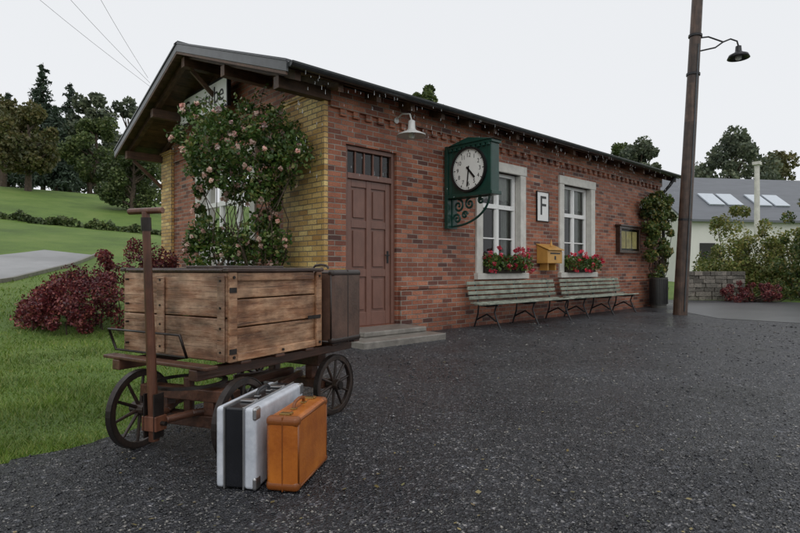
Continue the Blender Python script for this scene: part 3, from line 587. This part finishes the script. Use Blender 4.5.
for s_ in (-1,1):
    pts=[(-.24,.05*s_),(-.08,.09*s_),(.12,.2*s_),(.34,.24*s_)]
    for (x_a,y_a),(x_b,y_b) in zip(pts[:-1],pts[1:]): mb.cyl((x_a,y_a,.27),(x_b,y_b,.27),.022,.022,8)
mb.obj('bolster',M['cartD'],fa,bevel=.006)
o=MB().ring((0,0,0),'x',.22,.03,.015,36).obj('turntable_ring',M['iron'],fa); o.location=(0,0,.43); o.rotation_euler=(0,math.pi/2,0)
def wheel(parent,x,y,R=.225):
    w=MB(); c=(x,y,R); w.ring(c,'y',R-.008,.034,.034,40)
    for i in range(10):
        t_=i*2*math.pi/10+.2; w.cyl((x+math.cos(t_)*.03,y,R+math.sin(t_)*.03),(x+math.cos(t_)*(R-.036),y,R+math.sin(t_)*(R-.036)),.012,.009,8)
    w.cyl((x,y-.05,R),(x,y+.05,R),.04,.04,16); w.obj('wheel',M['wheelw'],parent,bevel=.003)
    t2=MB(); t2.ring(c,'y',R,.0075,.038,40); t2.cyl((x,y-.065,R),(x,y-.05,R),.028,.03,12); t2.cyl((x,y+.05,R),(x,y+.065,R),.03,.028,12); t2.obj('tyre',M['iron'],parent)
wheel(cart,1.06,.03); wheel(cart,1.06,.80); wheel(fa,0,.37,.24); wheel(fa,0,-.37,.24)
MB().cyl((1.06,-.03,.225),(1.06,.86,.225),.012).obj('axle_rod',M['iron'],cart); MB().cyl((0,-.43,.24),(0,.43,.24),.012).obj('axle_rod_front',M['iron'],fa)
mb=MB(); mb.cyl((-.27,-.0,.16),(-.33,-.0,1.40),.029,.021,10); mb.cyl((-.33,-.115,1.405),(-.33,.115,1.405),.017,.017,12); mb.box(-.31,-.23,-.05,.05,.22,.30); mb.obj('tow_handle',M['handle'],fa,bevel=.003)
MB().cyl((-.27,-.08,.26),(-.27,.08,.26),.012).box(-.31,-.24,-.038,-.031,.18,.42).box(-.31,-.24,.031,.038,.18,.42).cyl((-.325,-.0,1.3),(-.329,-.0,1.37),.026).obj('handle_ironwork',M['iron'],fa)
tube('drop_rail',[(-.05,.30,.56),(-.10,.30,.70),(-.10,1.0,.70),(-.05,1.0,.56)],.009,M['iron'],cart,cyc=True)
# ---------------------------------------------------------------- suitcases
def suitcase(name,loc,rz,Ls,T,H,body,edge,hw,kind):
    g=grp(name,loc,rz)
    if kind=='band':
        a_,b_=.30,.78
        MB().box(0,Ls,0,T*a_,0.004,H).obj('shell_right',body,g,bevel=.018,seg=4); MB().box(0,Ls,T*b_,T,0.004,H).obj('shell_left',body,g,bevel=.018,seg=4)
        MB().box(.006,Ls-.006,T*a_+.001,T*b_-.001,.008,H-.004).obj('centre_band',edge,g,bevel=.008)
        for yy in (T*a_,T*b_): MB().box(-.004,Ls+.004,yy-.004,yy+.004,.002,H+.004).obj('rim',hw,g,bevel=.002)
        mb=MB()
        for xx,zz in ((.0,.004),(.0,H-.06),(Ls-.055,.004),(Ls-.055,H-.06)): mb.box(xx-.003,xx+.057,-.003,.02,zz-.002,zz+.062)
        mb.obj('corner_guards',hw,g,bevel=.012,seg=3)
    else:
        MB().box(0,Ls,0,T,0.004,H).obj('shell',body,g,bevel=.028,seg=5)
        MB().box(-.003,Ls+.003,T*.46,T*.50,.002,H+.003).obj('seam',edge,g,bevel=.012)
        mb=MB()
        for yy in (.006,T-.006):
            for xx in (.02,Ls-.02): mb.cyl((xx,yy,.02),(xx,yy,H-.02),.008,n=8)
            for zz in (.02,H-.02): mb.cyl((.02,yy,zz),(Ls-.02,yy,zz),.008,n=8)
        mb.obj('piping',edge,g,smooth=True)
        mb=MB()
        for xx in (.0,Ls):
            for zz in (.004,H): 
                sx=1 if xx==0 else -1; sz=1 if zz<.1 else -1
                mb.box(*sorted((xx-sx*.003,xx+sx*.055)),-.003,T+.003,*sorted((zz-sz*.002,zz+sz*.05)))
        mb.obj('corner_caps',edge,g,bevel=.022,seg=4)
    m=Ls/2; tube('handle',[(m-.07,T/2,H),(m-.068,T/2,H+.022),(m-.05,T/2,H+.035),(m,T/2,H+.04),(m+.05,T/2,H+.035),(m+.068,T/2,H+.022),(m+.07,T/2,H)],.009,edge,g)
    mb=MB()
    for xx in (m-.07,m+.07): mb.box(xx-.015,xx+.015,T/2-.014,T/2+.014,H-.001,H+.008)
    for xx in (m-.17,m+.17):
        if xx>.03: mb.box(xx-.02,xx+.02,T*.35,T*.68,H-.001,H+.008); mb.box(xx-.014,xx+.014,T*.3,T*.36,H-.001,H+.012)
    mb.obj('latches',hw,g,bevel=.002); return g
suitcase('white_suitcase',P(-.705,2.68,.008),math.radians(35.5),.62,.215,.405,M['wcase'],M['bcase'],M['chrome'],'band')
suitcase('orange_suitcase',P(-.495,2.655,.008),math.radians(36.5),.46,.165,.365,M['oleather'],M['oedge'],M['brass'],'plain')
Rz=Matrix.Rotation(math.radians(17.2),3,'Z')
suitcase('brown_suitcase',Rz@Vector((1.27,-.07,.545))+P(-1.0,3.2),math.radians(17.2+90),.50,.36,.54,M['dcase'],M['dedge'],M['brass'],'plain')
# ---------------------------------------------------------------- plants
def limb(mb,a,b,r0,r1,seg=4,wob=.08):
    a=Vector(a);b=Vector(b); L_=(b-a).length; pr=a
    for i in range(1,seg+1):
        q=a.lerp(b,i/seg)
        if i<seg: q+=Vector((random.uniform(-1,1),random.uniform(-1,1),random.uniform(-.5,.5)))*wob*L_
        mb.cyl(pr,q,r0+(r1-r0)*(i-1)/seg,r0+(r1-r0)*i/seg,7,False); pr=q
def tree(name,p,ztop,r,frac,n,ls,mat,K=34):
    z0=float(hgt(p.x,p.y)); H=ztop-z0; g=grp(name,(p.x,p.y,z0)); cb=H*frac; cz=(cb+H)/2; rz=(H-cb)/2
    cs=[];rs=[]
    for i in range(K):
        th=random.uniform(0,6.283); u=random.uniform(-1,1); rr=random.uniform(.35,.95)*(1-.3*max(u,0)); q=math.sqrt(1-u*u*.85)
        cs.append((math.cos(th)*r*rr*q,math.sin(th)*r*rr*q,cz+u*rz*.86)); rs.append(random.uniform(.13,.34)*r)
    mb=MB(); limb(mb,(0,0,-.2),(0,0,H*.8),r*.10,r*.025,6,.02)
    for c in cs[::2]: limb(mb,(0,0,max(cb*.8,c[2]-rz*.5)),c,r*.035,r*.008,4,.06)
    mb.obj('trunk_and_limbs',M['bark'],g); leaves('crown',clumps(cs,rs,n),ls,mat,g,.7); return g
def conifer(name,p,ztop,r,n,ls):
    z0=float(hgt(p.x,p.y)); H=ztop-z0; g=grp(name,(p.x,p.y,z0)); mb=MB(); limb(mb,(0,0,-.2),(0,0,H*.98),H*.018,.03,5,.003)
    C=[]
    z=H*.12
    while z<H*.985:
        rr=r*(1-z/H)**.8+.12; k=max(4,int(9*(1-z/H)+3))
        for i in range(k):
            th=random.uniform(0,6.283); Lb=rr*random.uniform(.65,1.12); 
            e_=(math.cos(th)*Lb,math.sin(th)*Lb,z-Lb*.28); mb.cyl((0,0,z),e_,.03,.01,4,False)
            m_=int(n*Lb/r/90)+4; t_=rng.uniform(.12,1,m_); q=np.outer(t_,e_); q[:,2]+=z*(1-t_); q+=rng.normal(0,.09*rr+.04,(m_,3))*np.array([1,1,.6]); q[:,2]-=abs(rng.normal(0,.12,m_)); C.append(q)
        z+=H*.028
    mb.obj('trunk_and_boughs',M['bark'],g); leaves('needles',np.concatenate(C),ls,M['tdark'],g,.35,down=.3)
conifer('spruce_tree',I(43,0,70,0),1.1+208/F*70,4.2,7000,.28)
conifer('spruce_tree',I(70,0,74,0),1.1+188/F*74,3.6,6000,.28)
conifer('spruce_tree',I(8,0,74,0),1.1+178/F*74,3.8,5000,.28)
conifer('spruce_tree',I(56,0,66,0),1.1+165/F*66,3.4,4500,.28)
tree('deciduous_tree',I(28,0,45,0),1.1+160/F*45,2.9,.22,10000,.15,M['tbrown'])
tree('deciduous_tree',I(2,0,52,0),1.1+170/F*52,3.4,.2,8000,.18,M['tbrown'])
tree('deciduous_tree',I(97,0,56,0),1.1+150/F*56,3.2,.12,10000,.16,M['tgreen'])
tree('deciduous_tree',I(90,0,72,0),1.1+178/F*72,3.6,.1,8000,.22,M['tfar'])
tree('deciduous_tree',I(133,0,42,0),1.1+118/F*42,2.7,.08,11000,.12,M['tgreen'])
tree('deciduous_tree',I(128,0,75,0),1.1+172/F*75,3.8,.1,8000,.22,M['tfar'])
tree('deciduous_tree',I(426,0,60,0),1.1+192/F*60,2.8,.2,8000,.2,M['tgreen'])
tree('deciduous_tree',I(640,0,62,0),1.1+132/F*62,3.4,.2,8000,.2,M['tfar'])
tree('deciduous_tree',I(622,0,66,0),1.1+128/F*66,2.6,.2,6000,.2,M['tgreen'])
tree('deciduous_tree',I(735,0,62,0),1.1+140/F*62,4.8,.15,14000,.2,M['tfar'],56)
tree('deciduous_tree',I(776,0,64,0),1.1+118/F*64,3.6,.15,8000,.2,M['tbrown'])
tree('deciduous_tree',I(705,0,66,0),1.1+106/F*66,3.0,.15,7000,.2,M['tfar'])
cs=[];rs=[]
for i in range(120):
    pxx=random.uniform(-260,185); d=random.uniform(78,92); q=I(pxx,0,d,0); q.z=float(hgt(q.x,q.y))+random.uniform(1,9); cs.append(tuple(q)); rs.append(random.uniform(1.5,3))
for i in range(170):
    pxx=random.uniform(600,1400); d=random.uniform(95,130); q=I(pxx,0,d,0); q.z=float(hgt(q.x,q.y))+random.uniform(0,7); cs.append(tuple(q)); rs.append(random.uniform(2,4))
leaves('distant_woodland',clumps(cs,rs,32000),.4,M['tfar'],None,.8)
cs=[];rs=[]
for i in range(60):
    q=I(-60+i*4.2,0,31+.6*random.random(),0); q.z=float(hgt(q.x,q.y))+random.uniform(.0,.25)+.12*math.sin(i*.7); cs.append(tuple(q)); rs.append(random.uniform(.15,.4))
leaves('low_hedge',clumps(cs,rs,6000),.09,M['tgreen'],None,.8)
g=grp('barberry_bush'); cs=[];rs=[]
for i in range(120):
    t_=random.random(); px_=25+150*t_; d=random.uniform(8.6,10.3); q=I(px_,0,d,0); hmax=(.35+.95*min(1,t_*1.7)); z=random.uniform(.06,hmax)*random.uniform(.8,1.1); q.z=float(hgt(q.x,q.y))+z; cs.append(tuple(q)); rs.append(random.uniform(.1,.26))
leaves('foliage',clumps(cs,rs,26000),.026,M['barb'],g,.6)
mb=MB()
for c in cs[::3]: limb(mb,(c[0]*.9+cs[60][0]*.1,c[1]*.9+cs[60][1]*.1,0),c,.012,.004,3)
mb.obj('stems',M['bark'],g)
sh=[]
for c in cs[::4]:
    c=Vector(c); d_=Vector((random.uniform(-.3,.3),random.uniform(-.3,.3),random.uniform(.12,.35))); sh.append([c,c+d_*.6,c+d_+Vector((0,0,-.05))])
C=np.concatenate([np.array([tuple(Vector(s_[0]).lerp(s_[2],t_)) for t_ in np.linspace(0,1,26)]) for s_ in sh]); leaves('shoots',C+rng.normal(0,.02,C.shape),.024,M['barb'],g)
# climbing rose: a free-standing bushy crown over a lower mound
g=grp('rose_bush'); cs=[];rs=[]
def rc(px_,py_,d,r): cs.append(tuple(I(px_,py_,d))); rs.append(r)
for i in range(110):
    th=random.uniform(0,6.283); u=math.sqrt(random.random()); x_=247+57*u*math.cos(th); y_=152+46*u*math.sin(th)
    if (x_<203 and y_>168) or (x_<240 and y_<122): continue
    rc(x_,y_,8.35+random.uniform(-.6,.55),random.uniform(.09,.26))
for i in range(5): rc(random.uniform(205,232),random.uniform(112,126),8.4,.11)
for i in range(44): rc(random.uniform(190,284),random.uniform(216,264),8.5+random.uniform(-.4,.4),random.uniform(.1,.22))
for i in range(10): rc(random.uniform(174,200),random.uniform(100,158),8.4+random.uniform(-.3,.3),.09)
for i in range(8): rc(random.uniform(192,212),random.uniform(165,225),8.5,.09)
for i in range(7): rc(random.uniform(258,280),random.uniform(190,225),8.5,.10)
C=clumps(cs,rs,19000); leaves('foliage',C,.034,M['lroseleaf'],g,.62)
k=190; idx=rng.integers(0,len(cs),k); fd=rng.normal(size=(k,3)); fd-=np.array([.5,.55,0])*0.9; fd/=np.linalg.norm(fd,axis=1)[:,None]; FC=np.array(cs)[idx]+fd*(np.array(rs)[idx]*1.1)[:,None]
leaves('blossoms',clumps(FC,rng.uniform(.025,.045,k),k*26),.022,M['rose'],g,.85)
mb=MB(); bs=[P(-2.95,8.7),P(-2.15,8.6),P(-2.6,8.75)]
for i in range(22):
    c=cs[(i*5)%len(cs)]; b0=bs[i%3]; limb(mb,(b0.x+random.uniform(-.1,.1),b0.y+random.uniform(-.1,.1),0),c,.014,.004,7,.06)
mb.obj('canes',M['bark'],g)
sh=[]
for i in range(20):
    th=random.uniform(-.3,3.4); a=I(246+45*math.cos(th),145-32*math.sin(th),8.4); b=I(243+(70+random.uniform(0,14))*math.cos(th),145-(54+random.uniform(-8,10))*math.sin(th),8.4+random.uniform(-.4,.4)); sh.append([a,a.lerp(b,.5)+Vector((0,0,.07)),b])
tube('shoots',sh,.004,M['bark'],g); C=np.concatenate([np.array([tuple(Vector(s_[0]).lerp(s_[2],t_)) for t_ in np.linspace(0,1,22)]) for s_ in sh]); leaves('shoot_leaves',C+rng.normal(0,.03,C.shape),.032,M['lroseleaf'],g)
g=grp('climbing_plant'); cs=[];rs=[]
for i in range(70):
    z=3.2*random.random()**.75; w_=.22+.62*(z/3.1); cs.append((11.3+random.uniform(-w_*1.25,w_*.9),-.22+random.uniform(-.25,.15),z)); rs.append(random.uniform(.07,.2))
leaves('foliage',clumps(cs,rs,8000),.05,M['climb'],g,.7); mb=MB()
for c in cs[::3]: limb(mb,(11.3,-.25,0),c,.015,.005,5,.04)
mb.obj('stems',M['bark'],g)
def shrub(name,px_,d,w,h,mat,n,ls,K=40):
    c=I(px_,0,d,0); g=grp(name,(c.x,c.y,float(hgt(c.x,c.y)))); cs=[];rs=[]
    for i in range(K):
        th=random.uniform(0,6.283); u=math.sqrt(random.random()); zz=random.uniform(.08,1)*h*(1-.45*u*u)*random.uniform(.8,1.15); cs.append((math.cos(th)*u*w*.5,math.sin(th)*u*w*.5,zz)); rs.append(random.uniform(.07,.2)*min(w,h))
    leaves('foliage',clumps(cs,rs,n),ls,mat,g,.6); mb=MB()
    for c_ in cs[::2]: limb(mb,(c_[0]*.15,c_[1]*.15,0),c_,.025,.008,4)
    mb.obj('stems',M['bark'],g)
shrub('yellow_shrub',738,21.5,2.8,3.3,M['shrub'],11000,.055,50)
shrub('yellow_shrub',714,24,1.8,2.2,M['climb'],5000,.055)
shrub('yellow_shrub',780,20.5,2.4,3.1,M['shrub'],9000,.05,50)
shrub('yellow_shrub',806,18.5,1.8,3.3,M['climb'],8000,.05)
shrub('yellow_shrub',835,20,3,3.6,M['climb'],8000,.06)
shrub('red_shrub',752,17.9,1.7,.75,M['barb'],5000,.03)
shrub('red_shrub',772,18.2,1.2,.8,M['climb'],3000,.03)
a=P(9.75,18.9);b=P(11.9,18.9); g=grp('stone_wall',(a.x,a.y,0),math.atan2(b.y-a.y,b.x-a.x)); Lw=(b-a).length; mb=MB(); z_=0
for r_ in range(7):
    x_=0; h_=random.uniform(.11,.17)
    while x_<Lw:
        w_=random.uniform(.12,.42); mb.box(x_,min(x_+w_,Lw)-.012,random.uniform(-.035,.02),.4,z_,z_+h_-.012); x_+=w_
    z_+=h_
mb.obj('courses',M['fstone'],g,bevel=.02); MB().box(0,Lw,.03,.38,0,z_-.03).obj('core',M['soil'],g)
# far house
g=grp('slate_roof_house',P(18.2,35),math.atan2(-.55,.83)); mb=MB(); HL,HW=16,9; EH=4.35; RH=7.7
mb.box(0,HL,0,HW,-.2,EH); mb._a([(0,0,EH),(0,HW,EH),(0,HW/2,RH-.1)],[(0,1,2)]); mb._a([(HL,0,EH),(HL,HW,EH),(HL,HW/2,RH-.1)],[(0,1,2)]); mb.obj('walls',M['render'],g)
mb=MB()
for ya,yb in ((-.35,HW/2),(HW+.35,HW/2)):
    za=EH-.15; mb._a([(-.35,ya,za),(HL+.35,ya,za),(HL+.35,yb,RH),(-.35,yb,RH),(-.35,ya,za-.15),(HL+.35,ya,za-.15),(HL+.35,yb,RH-.15),(-.35,yb,RH-.15)],PF)
mb.obj('roof',M['slate'],g)
pt_=math.atan2(RH-EH+.15,HW/2+.35); mb=MB()
for xx in (2.6,4.0,6.2,7.6): 
    y_=1.7; zz=EH-.15+(y_+.35)*math.tan(pt_)+.08; mb.box(xx,xx+1.15,y_-.75,y_+.75,zz-.04,zz+.04,Matrix.Rotation(pt_,3,'X'))
mb.obj('roof_lights',M['flap'],g)
mb=MB()
for xx in (1.0,3.5,6,8.5,11): mb.box(xx,xx+1.1,-.04,.02,1.2,2.7)
mb.obj('windows',M['dark'],g)
g=grp('concrete_post'); c=I(757,0,27,0); MB().cyl((c.x,c.y,0),(c.x,c.y,1.1+103/F*27),.14,.11,12).obj('post',M['stone'],g); MB().box(c.x-.2,c.x+.2,c.y-.16,c.y+.16,1.1+103/F*27,1.1+106/F*27).obj('cap',M['stone'],g)
# ---------------------------------------------------------------- light & camera
w=bpy.data.worlds.new("World"); S.world=w; w.use_nodes=True; nt=w.node_tree; bg=nt.nodes['Background']
sun_el,sun_az=math.radians(52),math.radians(215)
sky=N(nt,'ShaderNodeTexSky'); sky.sky_type='NISHITA'; sky.sun_disc=False; sky.sun_elevation=sun_el; sky.sun_rotation=sun_az; sky.dust_density=4; sky.air_density=1.0
hs=N(nt,'ShaderNodeHueSaturation'); hs.inputs['Saturation'].default_value=.12; nt.links.new(sky.outputs[0],hs.inputs['Color'])
c=mixc(nt,.86,hs.outputs[0],(8.5,8.7,9.0)); nt.links.new(c,bg.inputs['Color']); bg.inputs['Strength'].default_value=.108
sd=bpy.data.lights.new('sun','SUN'); sd.energy=.5; sd.angle=math.radians(40); sd.color=(1,.98,.95); so=bpy.data.objects.new('sun',sd); link(so)
dirv=Vector((math.sin(sun_az)*math.cos(sun_el),math.cos(sun_az)*math.cos(sun_el),math.sin(sun_el))); so.rotation_euler=dirv.to_track_quat('Z','Y').to_euler()
cd=bpy.data.cameras.new('camera'); cd.lens=36*F/800; cd.sensor_width=36; cd.clip_end=2000; cd.clip_start=.05; cd.shift_y=.0019
co=bpy.data.objects.new('camera',cd); link(co); co.location=(CX,CY,CH); co.rotation_euler=(math.pi/2,0,math.atan2(.734,.679)-math.pi/2); S.camera=co
S.view_settings.view_transform='Standard'; S.view_settings.look='None'; S.view_settings.exposure=0
